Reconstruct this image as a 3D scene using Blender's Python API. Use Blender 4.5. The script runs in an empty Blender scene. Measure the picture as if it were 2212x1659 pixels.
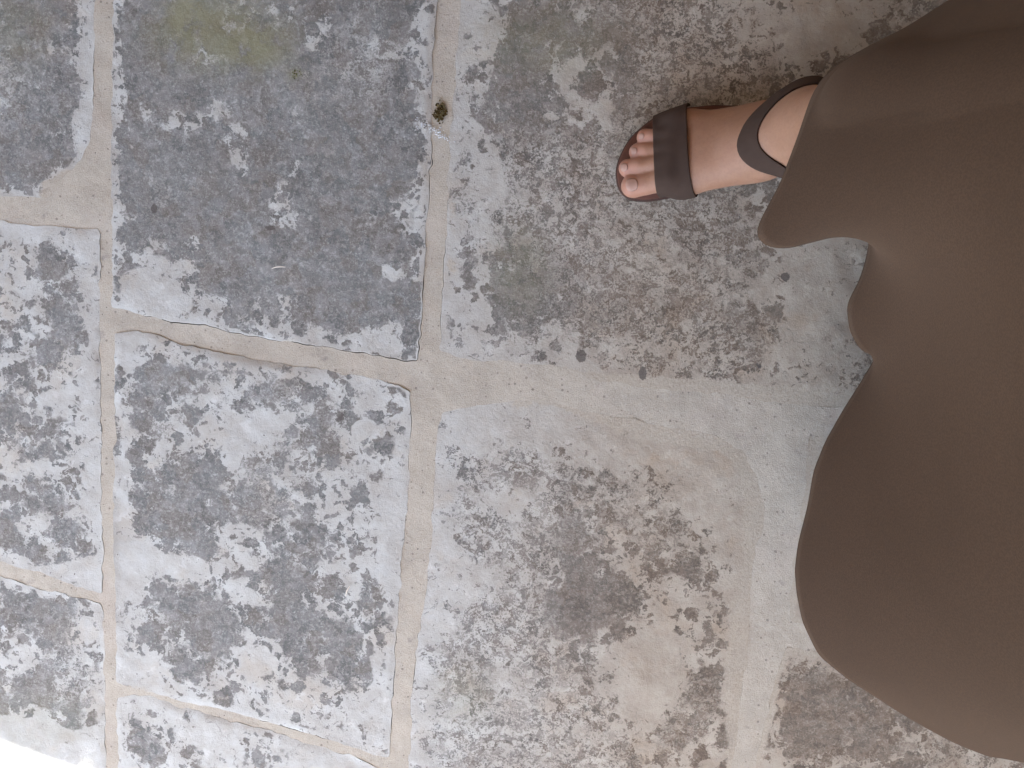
import bpy, math, random
import numpy as np
from mathutils import Vector, Matrix
from mathutils.geometry import delaunay_2d_cdt

R = math.radians
rng = np.random.default_rng(7)
random.seed(7)
scene = bpy.context.scene
COL = scene.collection

# ------------------------------------------------------------------ camera
CAM_H = 0.96
F = np.array([-math.tan(R(5)), -math.tan(R(6)), -1.0]); F /= np.linalg.norm(F)
RT = np.cross(F, [0, 1, 0]); RT /= np.linalg.norm(RT)
UP = np.cross(RT, F)
cam_data = bpy.data.cameras.new('camera')
cam_data.sensor_width = 36.0
cam_data.lens = 36.0 * 1856 / 2212
cam_data.clip_start = 0.02
cam_data.clip_end = 2000
cam = bpy.data.objects.new('camera', cam_data)
COL.objects.link(cam)
M = Matrix.Identity(4)
for i in range(3):
    M[i][0], M[i][1], M[i][2] = RT[i], UP[i], -F[i]
M[2][3] = CAM_H
cam.matrix_world = M
scene.camera = cam


def P(x, y, z=0.0):
    """photo position (2212 px wide) met at height z -> point in metres"""
    d = F + (x - 1106) / 1856 * RT + (829.5 - y) / 1856 * UP
    return np.array([0, 0, CAM_H]) + d * (z - CAM_H) / d[2]


def Zm(x, y, z):
    return P(1287.6 + x * .2451, 135.5 + y * .2451, z)


def to_px(pts):
    q = np.asarray(pts) - np.array([0, 0, CAM_H])
    dz = q @ F
    return 1106 + 1856 * (q @ RT) / dz, 829.5 - 1856 * (q @ UP) / dz


# ------------------------------------------------------------------ sky, sun, exposure
EDGE_A, EDGE_B = P(0, 1612), P(205, 1683)          # rim of the roof's shadow on the paving
EDIR = (EDGE_B - EDGE_A); EDIR /= np.linalg.norm(EDIR)
OUT = np.array([EDIR[1], -EDIR[0], 0.0])             # away from the house, into the sunshine
if OUT[1] > 0: OUT = -OUT
SUN_EL = R(64)
az_dir = OUT + EDIR * -0.15; az_dir /= np.linalg.norm(az_dir)
SUN_DIR = np.array([az_dir[0] * math.cos(SUN_EL), az_dir[1] * math.cos(SUN_EL), math.sin(SUN_EL)])
world = bpy.data.worlds.new('World'); scene.world = world
world.use_nodes = True
wn = world.node_tree.nodes; wl = world.node_tree.links
bg = wn['Background']; bg.inputs['Strength'].default_value = 0.12
sky = wn.new('ShaderNodeTexSky'); sky.sky_type = 'NISHITA'; sky.sun_disc = False
sky.sun_elevation = SUN_EL
sky.sun_rotation = math.atan2(SUN_DIR[0], SUN_DIR[1])
sky.dust_density = 2.2; sky.air_density = 1.0; sky.ozone_density = 0.0
wl.new(sky.outputs[0], bg.inputs['Color'])
sun_d = bpy.data.lights.new('sun', 'SUN'); sun_d.energy = 5.0; sun_d.angle = R(0.5)
sun_d.color = (1.0, 0.95, 0.87)
sun = bpy.data.objects.new('sun', sun_d); COL.objects.link(sun)
sun.rotation_euler = Vector(SUN_DIR).to_track_quat('Z', 'Y').to_euler()
sun.location = (0, 0, 6)
scene.view_settings.view_transform = 'Standard'
scene.view_settings.look = 'None'
scene.view_settings.gamma = 1.0
scene.view_settings.exposure = 2.98
scene.cycles.max_bounces = 5
scene.cycles.diffuse_bounces = 4


# ------------------------------------------------------------------ helpers
def new_obj(name, verts, faces, mat=None, parent=None, smooth=True):
    me = bpy.data.meshes.new(name)
    me.from_pydata([tuple(map(float, v)) for v in verts], [], [tuple(map(int, f)) for f in faces])
    if smooth:
        me.polygons.foreach_set('use_smooth', [True] * len(me.polygons))
    if mat: me.materials.append(mat)
    me.update()
    o = bpy.data.objects.new(name, me)
    COL.objects.link(o)
    if parent: o.parent = parent
    return o


def empty(name, loc=(0, 0, 0)):
    o = bpy.data.objects.new(name, None); o.empty_display_size = .1
    COL.objects.link(o); o.location = loc
    return o


def tag(o, label=None, cat=None, group=None, kind=None):
    for k, v in (('label', label), ('category', cat), ('group', group), ('kind', kind)):
        if v: o[k] = v
    return o


def keep_world(o, parent):
    o.parent = parent
    o.matrix_parent_inverse = Matrix.Translation(-Vector(parent.location))


def attr(o, name, vals):
    a = o.data.attributes.new(name, 'FLOAT', 'POINT')
    a.data.foreach_set('value', np.asarray(vals, np.float32))


class NT:
    """tiny node-graph writer"""
    def __init__(s, name):
        s.m = bpy.data.materials.new(name); s.m.use_nodes = True
        s.t = s.m.node_tree; s.n = s.t.nodes
        s.b = s.n['Principled BSDF']
        s.b.inputs['Roughness'].default_value = .9
        s.b.inputs['Specular IOR Level'].default_value = .25

    def put(s, sock, v):
        if isinstance(v, bpy.types.NodeSocket): s.t.links.new(v, sock)
        else: sock.default_value = v

    def pos(s):
        return s.n.new('ShaderNodeNewGeometry').outputs['Position']

    def obj(s):
        return s.n.new('ShaderNodeTexCoord').outputs['Object']

    def at(s, name):
        a = s.n.new('ShaderNodeAttribute'); a.attribute_name = name
        return a.outputs['Fac']

    def ma(s, op, a, b=0.0, c=0.0, clamp=False):
        n = s.n.new('ShaderNodeMath'); n.operation = op; n.use_clamp = clamp
        for i, v in enumerate((a, b, c)): s.put(n.inputs[i], v)
        return n.outputs[0]

    def vm(s, op, a, b):
        n = s.n.new('ShaderNodeVectorMath'); n.operation = op
        s.put(n.inputs[0], a)
        s.put(n.inputs['Scale'] if op == 'SCALE' else n.inputs[1], b)
        return n.outputs[0]

    def noise(s, v, scale, detail=3, rough=.55, col=False):
        n = s.n.new('ShaderNodeTexNoise')
        s.put(n.inputs['Vector'], v); s.put(n.inputs['Scale'], scale)
        n.inputs['Detail'].default_value = detail; n.inputs['Roughness'].default_value = rough
        return n.outputs['Color' if col else 'Fac']

    def voro(s, v, scale, feature='F1', rand=1.0):
        n = s.n.new('ShaderNodeTexVoronoi'); n.voronoi_dimensions = '2D'; n.feature = feature
        s.put(n.inputs['Vector'], v); n.inputs['Scale'].default_value = scale
        n.inputs['Randomness'].default_value = rand
        return n.outputs['Distance'], n.outputs.get('Color')

    def sep(s, c):
        n = s.n.new('ShaderNodeSeparateColor'); s.put(n.inputs[0], c)
        return n.outputs

    def ss(s, v, lo, hi, a=0.0, b=1.0):
        n = s.n.new('ShaderNodeMapRange'); n.interpolation_type = 'SMOOTHSTEP'
        for i, x in zip((0, 1, 2, 3, 4), (v, lo, hi, a, b)): s.put(n.inputs[i], x)
        return n.outputs[0]

    def mix(s, f, a, b, mode='MIX'):
        n = s.n.new('ShaderNodeMix'); n.data_type = 'RGBA'; n.blend_type = mode
        s.put(n.inputs[0], f)
        for k, v in ((6, a), (7, b)):
            s.put(n.inputs[k], v if isinstance(v, bpy.types.NodeSocket) else (*v, 1.0))
        return n.outputs[2]

    def bump(s, h, strength=.3, dist=.002, normal=None):
        n = s.n.new('ShaderNodeBump'); n.inputs['Strength'].default_value = strength
        n.inputs['Distance'].default_value = dist
        s.put(n.inputs['Height'], h)
        if normal: s.put(n.inputs['Normal'], normal)
        return n.outputs[0]

    def out(s, col, rough=None, normal=None):
        s.put(s.b.inputs['Base Color'], col if isinstance(col, bpy.types.NodeSocket) else (*col, 1))
        if rough is not None: s.put(s.b.inputs['Roughness'], rough)
        if normal: s.put(s.b.inputs['Normal'], normal)
        return s.m


# ------------------------------------------------------------------ materials
def mat_stone():
    k = NT('weathered_stone')
    p = k.pos()
    cover, fine, green, smear, shade_tint = (k.at(x) for x in ('cover', 'fine', 'green', 'smear', 'shade_tint'))
    w = k.vm('ADD', p, k.vm('SCALE', k.vm('SUBTRACT', k.noise(p, 55, 3, .6, True), (.5, .5, .5)), .030))
    w2 = k.vm('ADD', w, k.vm('SCALE', k.vm('SUBTRACT', k.noise(p, 260, 4, .7, True), (.5, .5, .5)), .0085))
    big = k.noise(p, 17, 4, .6)
    mid = k.noise(w2, 48, 6, .68)
    cv = k.ma('ADD', cover, k.ma('MULTIPLY', k.ma('SUBTRACT', big, .5), .9))
    masks, tints = [], []
    grit = k.noise(p, 420, 3, .75)
    grit2 = k.noise(w, 95, 5, .72)
    rag = k.ma('ADD', k.ma('MULTIPLY', k.ma('SUBTRACT', grit, .5), .55), k.ma('MULTIPLY', k.ma('SUBTRACT', grit2, .5), .45))
    for sc, lo, span, gain in ((30, .26, .34, .80), (58, .24, .40, .92), (110, .20, .42, .85), (210, .10, .36, .62)):
        d, c = k.voro(w2, sc)
        s = k.sep(c)
        rad = k.ma('MULTIPLY_ADD', s[1], span, lo)
        inside = k.ma('SUBTRACT', rad, d)
        act = k.ma('SUBTRACT', k.ma('MULTIPLY_ADD', cv, gain, .0 if sc < 200 else .10), s[0])
        a = k.ss(k.ma('ADD', inside, rag), -.03, .07)
        b = k.ss(act, -.01, .05)
        masks.append(k.ma('MULTIPLY', a, b)); tints.append(s[2])
    fb = k.ss(k.ma('ADD', mid, k.ma('MULTIPLY', k.ma('SUBTRACT', cv, .5), .55)), .56, .66)
    blob = k.ma('MAXIMUM', k.ma('MAXIMUM', masks[0], masks[1]), masks[2])
    blob = k.ma('MAXIMUM', blob, k.ma('MULTIPLY', fb, .9))
    # gritty, broken-up growth
    g = k.ss(k.ma('ADD', k.ma('MULTIPLY', grit, .36), k.ma('MULTIPLY', grit2, .64)), .475, .525)
    gritty = k.ma('MULTIPLY', k.ma('MAXIMUM', blob, k.ss(cv, .2, .8, 0, .9)), g)
    lich = k.mix(k.ss(k.ma('MULTIPLY_ADD', k.ma('SUBTRACT', mid, .5), .8, fine), .35, .65), blob, gritty)
    lich = k.sep(lich)[0]
    spk = k.ma('MULTIPLY', masks[3], .8)
    lich = k.ma('MAXIMUM', lich, spk)
    lich = k.ma('MULTIPLY', lich, k.ss(k.ma('ADD', k.ma('MULTIPLY', grit, .5), k.ma('MULTIPLY', k.noise(p, 170, 4, .7), .5)), .36, .52, .50, 1.0))
    fleck = k.ss(k.noise(w2, 100, 5, .75), .58, .66)
    lich = k.ma('MULTIPLY', lich, k.ma('MULTIPLY_ADD', fleck, -.5, 1.0))
    # colours
    pale = k.mix(k.ss(k.noise(p, 30, 5, .65), .35, .68), (.470, .498, .487), (.395, .402, .382))
    pale = k.mix(k.ss(k.noise(w, 14, 4, .6), .52, .70, 0, .55), pale, (.42, .397, .345))
    pale = k.mix(k.ss(grit, .55, .75, 0, .35), pale, (.27, .255, .24))
    pale = k.mix(k.ss(k.noise(w2, 36, 4, .6), .60, .68, 0, .65), pale, (.54, .572, .562))
    dk = k.mix(tints[0], (.096, .104, .104), (.148, .160, .159))
    dk = k.mix(k.ss(tints[1], .4, .9, 0, .7), dk, (.135, .124, .108))
    dk = k.mix(k.ss(tints[2], .6, .95, 0, .6), dk, (.225, .232, .232))
    dk = k.mix(k.ss(k.noise(p, 150, 5, .75), .4, .68, 0, .55), dk, (.23, .225, .22))
    dk = k.mix(k.ss(k.noise(w, 80, 4, .7), .60, .72, 0, .6), dk, (.098, .092, .088))
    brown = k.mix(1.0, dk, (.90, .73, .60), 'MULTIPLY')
    dk = k.mix(shade_tint, dk, brown)  # dark growth browned towards the right to stand in for shade
    pale = k.mix(k.ma('MULTIPLY', shade_tint, .8), pale, k.mix(1.0, pale, (.80, .675, .55), 'MULTIPLY'))  # shade and lens veil painted into the pale stone, same stone throughout
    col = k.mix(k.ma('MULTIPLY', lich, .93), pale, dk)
    gr = k.ma('MULTIPLY', green, k.ss(k.noise(w2, 40, 5, .7), .30, .54))
    col = k.mix(k.ma('MULTIPLY', gr, .8), col, (.215, .215, .130))
    sand = k.mix(k.ss(k.noise(p, 420, 4, .7), .35, .7), (.43, .40, .335), (.34, .315, .262))
    sm = k.ss(k.ma('ADD', smear, k.ma('MULTIPLY', k.ma('SUBTRACT', k.noise(w2, 45, 5, .65), .5), .9)), .42, .62)
    col = k.mix(k.ma('MULTIPLY', sm, .85), col, sand)
    pit = k.ss(k.ma('ADD', k.at('pit'), rag), .38, .5)
    col = k.mix(k.ma('MULTIPLY', pit, .85), col, (.10, .092, .085))
    # shape: lichen crust, pits, hairline cracks
    cd, _ = k.voro(w, 19, 'DISTANCE_TO_EDGE')
    crack = k.ma('MULTIPLY', k.ss(cd, .0, .012, 1, 0), k.ss(k.noise(p, 12, 2), .56, .64))
    col = k.mix(k.ma('MULTIPLY', crack, .45), col, (.10, .09, .08))
    h = k.noise(p, 240, 6, .8)
    n1 = k.bump(h, .6, .0016)
    return k.out(col, .92, n1)


def mat_mortar():
    k = NT('sandy_mortar')
    p = k.pos()
    c = k.mix(k.ss(k.noise(p, 22, 4, .6), .35, .7), (.450, .430, .368), (.385, .366, .312))
    c = k.mix(k.ss(k.noise(p, 600, 3, .7), .45, .75, 0, .6), c, (.27, .24, .21))
    c = k.mix(k.ss(k.noise(p, 330, 3, .7), .58, .74, 0, .6), c, (.55, .52, .48))
    d, cc = k.voro(p, 150)
    s = k.sep(cc)
    pin = k.ma('MULTIPLY', k.ss(k.ma('SUBTRACT', k.ma('MULTIPLY', s[1], .26), d), 0, .05), k.ss(s[0], .80, .84))
    c = k.mix(k.ma('MULTIPLY', pin, .7), c, (.17, .155, .14))
    st = k.ss(k.noise(p, 38, 5, .7), .60, .70, 0, .5)
    c = k.mix(st, c, (.22, .21, .20))
    gl = k.ss(k.noise(p, 9, 3, .6), .5, .7, 0, .35)
    c = k.mix(gl, c, (.45, .405, .36))
    h = k.ma('ADD', k.noise(p, 700, 4, .7), k.ma('MULTIPLY', k.noise(p, 60, 3), 1.5))
    return k.out(c, .95, k.bump(h, .6, .0012))


def mat_simple(name, c1, c2, scale=60, rough=.9, bump=0.0, bscale=400, sheen=0.0):
    k = NT(name)
    p = k.obj()
    c = k.mix(k.ss(k.noise(p, scale, 5, .6), .3, .7), c1, c2)
    nn = k.bump(k.noise(p, bscale, 4, .6), bump, .001) if bump else None
    m = k.out(c, rough, nn)
    if sheen: k.b.inputs['Sheen Weight'].default_value = sheen
    return m


def mat_skin():
    k = NT('skin')
    p = k.pos()
    red = k.at('red')
    c = k.mix(k.ss(k.noise(p, 45, 4, .6), .3, .7), (.30, .17, .11), (.265, .145, .092))
    c = k.mix(k.ss(k.noise(p, 320, 4, .65), .4, .7, 0, .35), c, (.22, .112, .075))
    c = k.mix(k.ma('MULTIPLY', red, .7), c, (.40, .185, .135))
    h = k.ma('ADD', k.noise(p, 900, 3, .6), k.ma('MULTIPLY', k.noise(p, 190, 3, .6), .7))
    m = k.out(c, .55, k.bump(h, .25, .0006))
    k.b.inputs['Subsurface Weight'].default_value = .18
    k.b.inputs['Subsurface Radius'].default_value = (.9, .35, .18)
    k.b.inputs['Subsurface Scale'].default_value = .006
    k.b.inputs['Specular IOR Level'].default_value = .35
    return m


def mat_fabric():
    k = NT('dress_cloth')
    p = k.obj()
    a = k.noise(p, 700, 3, .6)
    b = k.noise(p, 14, 3, .5)
    c = k.mix(k.ss(b, .3, .7), (.058, .035, .0215), (.063, .038, .0235))
    c = k.mix(k.ss(a, .38, .62, 0, .7), c, (.044, .027, .0175))
    m = k.out(c, .95, k.bump(a, .25, .0008))
    k.b.inputs['Diffuse Roughness'].default_value = 1.0
    k.b.inputs['Sheen Weight'].default_value = .04
    k.b.inputs['Sheen Roughness'].default_value = .6
    k.b.inputs['Sheen Tint'].default_value = (.9, .75, .65, 1)
    k.b.inputs['Specular IOR Level'].default_value = .1
    return m


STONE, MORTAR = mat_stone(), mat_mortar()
SKIN, FABRIC = mat_skin(), mat_fabric()
NAIL = mat_simple('toenail', (.34, .21, .165), (.32, .195, .15), 200, .38)
STRAP = mat_simple('strap_suede', (.056, .038, .030), (.050, .034, .027), 120, .95, .25, 1400)
STRAP.node_tree.nodes['Principled BSDF'].inputs['Specular IOR Level'].default_value = .1
LEATHER = mat_simple('footbed_leather', (.085, .032, .019), (.07, .026, .016), 70, .65, .2, 700)
RUBBER = mat_simple('sole_rubber', (.05, .024, .017), (.042, .02, .015), 50, .75)
SOIL = mat_simple('earth', (.10, .08, .06), (.06, .048, .036), 30, 1.0, .5, 200)
PLASTER = mat_simple('plaster', (.36, .25, .165), (.32, .22, .145), 6, .95, .3, 60)
TIMBER = mat_simple('timber', (.18, .11, .065), (.14, .085, .05), 9, .8, .3, 80)
GRASSGROUND = mat_simple('dry_ground', (.30, .26, .19), (.22, .20, .13), .8, 1.0, .4, 30)


# ------------------------------------------------------------------ paving outlines (photo px)
STONES = {
 'A': [(-210, -330), (120, -330), (205, -300), (209, 0), (204, 150), (200, 290), (178, 345), (135, 385), (112, 428), (0, 425), (-220, 410)],
 'B': [(-240, 470), (0, 480), (60, 486), (115, 488), (214, 494), (216, 600), (217, 760), (218, 900), (221, 1100), (221, 1283), (170, 1268), (90, 1238), (0, 1214), (-240, 1140)],
 'C': [(-240, 1180), (0, 1246), (100, 1275), (217, 1303), (222, 1330), (226, 1450), (229, 1659), (232, 1900), (-260, 1900)],
 'D': [(248, -420), (960, -420), (957, -60), (948, 0), (940, 60), (936, 130), (934, 210), (932, 330), (926, 420), (919, 520), (911, 650), (906, 720), (900, 780), (862, 776), (800, 765), (700, 750), (560, 728), (430, 702), (330, 686), (243, 664), (242, 560), (241, 450), (241, 300), (244, 120), (246, 0)],
 'E': [(248, 722), (300, 715), (340, 722), (400, 745), (560, 778), (700, 797), (800, 815), (890, 846), (888, 920), (884, 980), (876, 1120), (870, 1180), (861, 1304), (851, 1454), (845, 1569), (840, 1636), (800, 1626), (750, 1609), (650, 1579), (525, 1544), (375, 1509), (252, 1474), (250, 1300), (245, 1150), (249, 900)],
 'F': [(253, 1507), (330, 1504), (378, 1524), (520, 1560), (650, 1600), (780, 1642), (836, 1668), (830, 1900), (256, 1900)],
 'G': [(1000, -420), (2080, -420), (2095, 0), (2105, 300), (2095, 600), (2075, 905), (1700, 872), (1550, 852), (1413, 837), (1303, 828), (1243, 806), (1193, 790), (1088, 782), (1023, 779), (978, 768), (948, 756), (955, 650), (960, 560), (966, 450), (971, 310), (979, 230), (986, 130), (993, 0)],
 'H': [(955, 892), (1038, 873), (1163, 863), (1263, 886), (1413, 918), (1540, 938), (1610, 975), (1640, 1040), (1652, 1090), (1650, 1140), (1625, 1220), (1620, 1330), (1612, 1420), (1600, 1540), (1580, 1659), (1560, 1900), (870, 1900), (886, 1560), (891, 1500), (901, 1378), (921, 1260), (930, 1180), (937, 1058), (944, 928)],
 'I': [(1700, 1395), (1820, 1418), (2050, 1450), (2420, 1490), (2440, 1900), (1600, 1900), (1632, 1659), (1660, 1520)],
 'J': [(1745, 940), (2050, 975), (2420, 1010), (2420, 1430), (2060, 1395), (1830, 1368), (1708, 1340), (1716, 1200), (1735, 1060)],
 'K': [(2145, -420), (2500, -420), (2480, 0), (2460, 500), (2440, 945), (2250, 935), (2130, 920), (2150, 600), (2160, 300)],
 'L': [(-900, -330), (-275, -330), (-285, 30), (-290, 440), (-900, 400)],
 'M': [(-900, 460), (-295, 500), (-300, 1090), (-900, 960)],
 'N': [(-900, 1020), (-305, 1155), (-310, 1900), (-900, 1900)],
 'O': [(2520, 520), (3100, 560), (3080, 1130), (2490, 1060)],
 'Q': [(2500, 1120), (3080, 1190), (3050, 1900), (2510, 1900)],
 'S': [(2560, -420), (3200, -420), (3120, 500), (2530, 460)],
}


def smooth_noise1(n, step, amp):
    m = max(4, int(n / step))
    a = rng.normal(0, 1, m)
    x = np.linspace(0, m, n, endpoint=False)
    i = x.astype(int); t = x - i; t = t * t * (3 - 2 * t)
    return amp * (a[i % m] * (1 - t) + a[(i + 1) % m] * t)


def resample(pts, step):
    pts = np.asarray(pts, float)
    nxt = np.roll(pts, -1, 0)
    seg = np.linalg.norm(nxt - pts, axis=1)
    L = np.concatenate([[0], np.cumsum(seg)])
    n = max(12, int(L[-1] / step))
    s = np.linspace(0, L[-1], n, endpoint=False)
    q = np.vstack([pts, pts[:1]])
    return np.stack([np.interp(s, L, q[:, c]) for c in range(pts.shape[1])], 1)


def normals2(pl):
    t = np.roll(pl, -1, 0) - np.roll(pl, 1, 0)
    n = np.stack([t[:, 1], -t[:, 0]], 1)
    n /= np.linalg.norm(n, axis=1)[:, None] + 1e-12
    area = np.sum(pl[:, 0] * np.roll(pl[:, 1], -1) - np.roll(pl[:, 0], -1) * pl[:, 1])
    return n if area > 0 else -n


def inside(pts, pl):
    x, y = pts[:, 0], pts[:, 1]
    c = np.zeros(len(pts), bool)
    a = pl; b = np.roll(pl, -1, 0)
    for (x0, y0), (x1, y1) in zip(a, b):
        if y0 == y1: continue
        hit = ((y0 > y) != (y1 > y)) & (x < (x1 - x0) * (y - y0) / (y1 - y0) + x0)
        c ^= hit
    return c


def dist_to(pts, pl):
    d = np.full(len(pts), 9.0)
    for i in range(0, len(pts), 2000):
        q = pts[i:i + 2000, None, :] - pl[None]
        d[i:i + 2000] = np.sqrt((q ** 2).sum(2).min(1))
    return d


def lattice_noise(x, y, cell, seed):
    r = np.random.default_rng(seed)
    g = r.random((64, 64))
    u = x / cell + 300.0; v = y / cell + 300.0
    i = np.floor(u).astype(int); j = np.floor(v).astype(int)
    fx = u - i; fy = v - j
    fx = fx * fx * (3 - 2 * fx); fy = fy * fy * (3 - 2 * fy)
    a = g[i % 64, j % 64]; b = g[(i + 1) % 64, j % 64]; c = g[i % 64, (j + 1) % 64]; d = g[(i + 1) % 64, (j + 1) % 64]
    return (a * (1 - fx) + b * fx) * (1 - fy) + (c * (1 - fx) + d * fx) * fy


# growth on the stones: (x, y, rx, ry, amount) in photo px; positive dark, negative bare
BASE = dict(A=.86, B=.42, C=.55, D=.98, E=.45, F=.25, G=.70, H=.50, I=.6, J=.3, K=.4, L=.6, M=.5, N=.5, O=.5, Q=.5, S=.5)
FINE = dict(A=.35, B=.05, C=.15, D=.10, E=.10, F=.05, G=.56, H=.56, I=.6, J=.7, K=.7)
EDGEW = dict(A=.022, B=.02, C=.014, D=.024, E=.034, F=.03, G=.032, H=.05, I=.02)
SPOTS = [
 # D
 (330, 600, 70, 75, -.75), (275, 640, 60, 50, -.6), (400, 655, 60, 30, -.7), (590, 665, 40, 35, -.7), (470, 660, 30, 25, -.5),
 (700, 740, 120, 25, -.6), (850, 740, 60, 40, -.6), (510, 310, 22, 40, -.7), (515, 365, 18, 22, -.6), (465, 455, 40, 18, -.5),
 (615, 450, 30, 60, -.6), (640, 360, 18, 16, -.5), (395, 270, 40, 22, -.6), (475, 245, 26, 24, -.5), (320, 230, 22, 30, -.5),
 (700, 80, 40, 40, -.5), (830, 110, 50, 25, -.5), (560, 30, 60, 40, -.5), (850, 590, 25, 35, -.6), (880, 470, 30, 40, -.5),
 (420, 560, 25, 50, -.4), (740, 650, 60, 70, .5), (560, 560, 120, 60, .5), (440, 420, 90, 60, .4), (290, 420, 22, 30, .5), (760, 330, 120, 90, .4),
 (470, 85, 70, 55, -.25), (300, 50, 40, 60, .4), (920, 60, 25, 60, -.8),
 # A
 (190, 100, 25, 120, -.7), (180, 280, 20, 60, -.6), (60, 60, 40, 40, .2), (40, 330, 60, 60, .3),
 # B
 (60, 505, 70, 25, -.4), (180, 540, 40, 40, -.5), (125, 560, 40, 30, .5), (110, 600, 45, 22, .4), (50, 640, 60, 80, -.2), (150, 700, 45, 60, .45),
 (60, 800, 60, 40, .2), (120, 860, 60, 25, -.4), (20, 880, 20, 30, .5), (90, 970, 60, 30, .3), (130, 960, 20, 40, .3), (60, 1020, 70, 18, -.35),
 (90, 1080, 50, 35, .45), (150, 1150, 40, 30, .4), (160, 1240, 70, 30, -.6), (40, 1170, 40, 30, .2), (195, 900, 20, 200, -.4), (15, 1150, 20, 40, .4),
 # C
 (100, 1330, 80, 50, .4), (40, 1420, 40, 30, -.5), (190, 1350, 25, 60, -.6), (100, 1480, 70, 50, .3), (140, 1480, 25, 25, -.4), (60, 1580, 70, 40, -.5), (190, 1550, 40, 70, -.2), (60, 1640, 170, 60, -1.2),  # last spot keeps stone pale so the sunlit corner burns white evenly
 # E
 (310, 890, 45, 80, .3), (330, 760, 60, 30, -.2), (370, 800, 60, 50, .4), (455, 790, 50, 40, .45), (600, 840, 60, 35, .5), (500, 990, 20, 60, -.6), (540, 930, 70, 30, -.6),
 (600, 900, 50, 30, -.4), (430, 1040, 80, 50, .5), (350, 1130, 70, 50, .45), (470, 1150, 80, 45, .4), (560, 1060, 50, 60, .4), (505, 1160, 45, 25, -.7), (690, 930, 60, 70, .4),
 (790, 930, 35, 30, -.7), (800, 960, 20, 25, .4), (740, 1000, 60, 70, -.15), (640, 1170, 60, 50, .25), (280, 1220, 40, 60, -.9), (340, 1190, 40, 40, -.4), (390, 1230, 50, 25, -.6),
 (600, 1270, 45, 50, .6), (540, 1290, 50, 30, -.5), (400, 1300, 80, 50, .4), (320, 1340, 60, 40, .1), (470, 1370, 50, 50, .5), (560, 1430, 40, 50, -.5), (640, 1340, 50, 40, .2),
 (420, 1450, 50, 40, .35), (290, 1450, 50, 40, -.7), (750, 1260, 60, 70, -.1), (800, 1280, 30, 40, .4), (690, 1400, 70, 60, .4), (770, 1430, 40, 60, .3), (800, 1540, 60, 40, -.5), (650, 1530, 60, 40, -.4),
 (560, 1500, 60, 30, .2), (840, 1150, 30, 120, -.7), (770, 1190, 40, 40, .2), (260, 1000, 15, 150, -.3),
 # F
 (320, 1620, 40, 40, .7), (290, 1580, 25, 25, .25), (565, 1640, 20, 20, .5), (450, 1590, 80, 40, -.3), (700, 1650, 60, 30, -.3),
 # G
 (1050, 60, 40, 60, -.7), (1030, 150, 35, 40, -.3), (1130, 100, 60, 60, .45), (1200, 60, 50, 40, .2), (1220, 150, 40, 60, -.5), (1260, 210, 50, 50, -.3), (1120, 220, 40, 60, .4),
 (1310, 240, 40, 35, -.5), (1400, 60, 60, 50, .3), (1480, 60, 70, 70, .3), (1590, 60, 60, 80, -.25), (1180, 330, 70, 50, .35), (1090, 400, 60, 60, -.3), (1040, 400, 40, 120, -.45), (1240, 420, 60, 60, .4),
 (1300, 480, 60, 50, -.3), (1220, 540, 45, 40, .6), (1160, 540, 40, 60, .3), (1120, 640, 70, 40, .45), (1020, 640, 50, 60, -.4), (1000, 560, 30, 30, .3), (1290, 590, 60, 40, .2), (1530, 500, 50, 40, .6),
 (1440, 560, 60, 50, -.2), (1400, 680, 70, 50, .1), (1590, 720, 70, 45, .75), (1480, 460, 60, 40, .35), (1180, 730, 70, 30, -.3), (1080, 740, 50, 20, -.4), (1350, 760, 90, 30, -.4), (1750, 650, 110, 220, -.75),
 (1700, 90, 90, 90, -.5), (1800, 60, 120, 60, -.6), (1400, 170, 60, 50, .3), (1330, 370, 25, 30, -.2), (1600, 620, 50, 60, .0), (1030, 700, 40, 60, -.2), (1500, 800, 80, 30, -.2), (1600, 160, 60, 40, .3),
 # H
 (1020, 930, 60, 50, -.7), (1150, 920, 80, 40, -.35), (1380, 960, 150, 50, -.6), (1550, 1050, 90, 90, -.8), (1100, 1010, 70, 30, .25), (1230, 1065, 35, 25, .5), (1100, 1085, 50, 25, -.4), (1190, 1120, 60, 50, .1),
 (1050, 1160, 40, 40, .3), (1180, 1200, 60, 50, .3), (1270, 1190, 70, 60, .2), (1300, 1300, 80, 60, .5), (1230, 1310, 60, 50, .4), (1120, 1330, 60, 50, .3), (1190, 1240, 25, 50, -.4), (1000, 1250, 40, 60, -.4),
 (1030, 1400, 60, 40, .35), (980, 1460, 50, 50, .3), (1180, 1450, 60, 40, .2), (1420, 1430, 80, 60, -.8), (1390, 1520, 60, 50, -.6), (1520, 1480, 40, 60, .75), (1560, 1380, 30, 40, -.1), (1490, 1210, 40, 40, .2),
 (1450, 1130, 50, 30, .25), (1570, 1070, 25, 25, .7), (1480, 1300, 60, 60, -.2), (1000, 1600, 90, 50, .2), (1200, 1600, 80, 50, .1), (1600, 1250, 30, 200, -.5), (1470, 1560, 40, 40, .4), (1320, 1620, 60, 40, .0),
 # I
 (1760, 1500, 70, 50, .5), (1850, 1560, 90, 60, .35), (1720, 1600, 60, 50, .3), (1680, 1640, 30, 40, -.6),
]
PITS = [(333, 451, 7, 10, 1), (1255, 769, 11, 14, .9), (1388, 806, 9, 15, .9), (1696, 598, 10, 10, .9), (598, 468, 15, 6, .7), (583, 493, 16, 6, .7), (735, 903, 15, 34, .5), (1640, 790, 9, 5, .7)]
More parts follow.
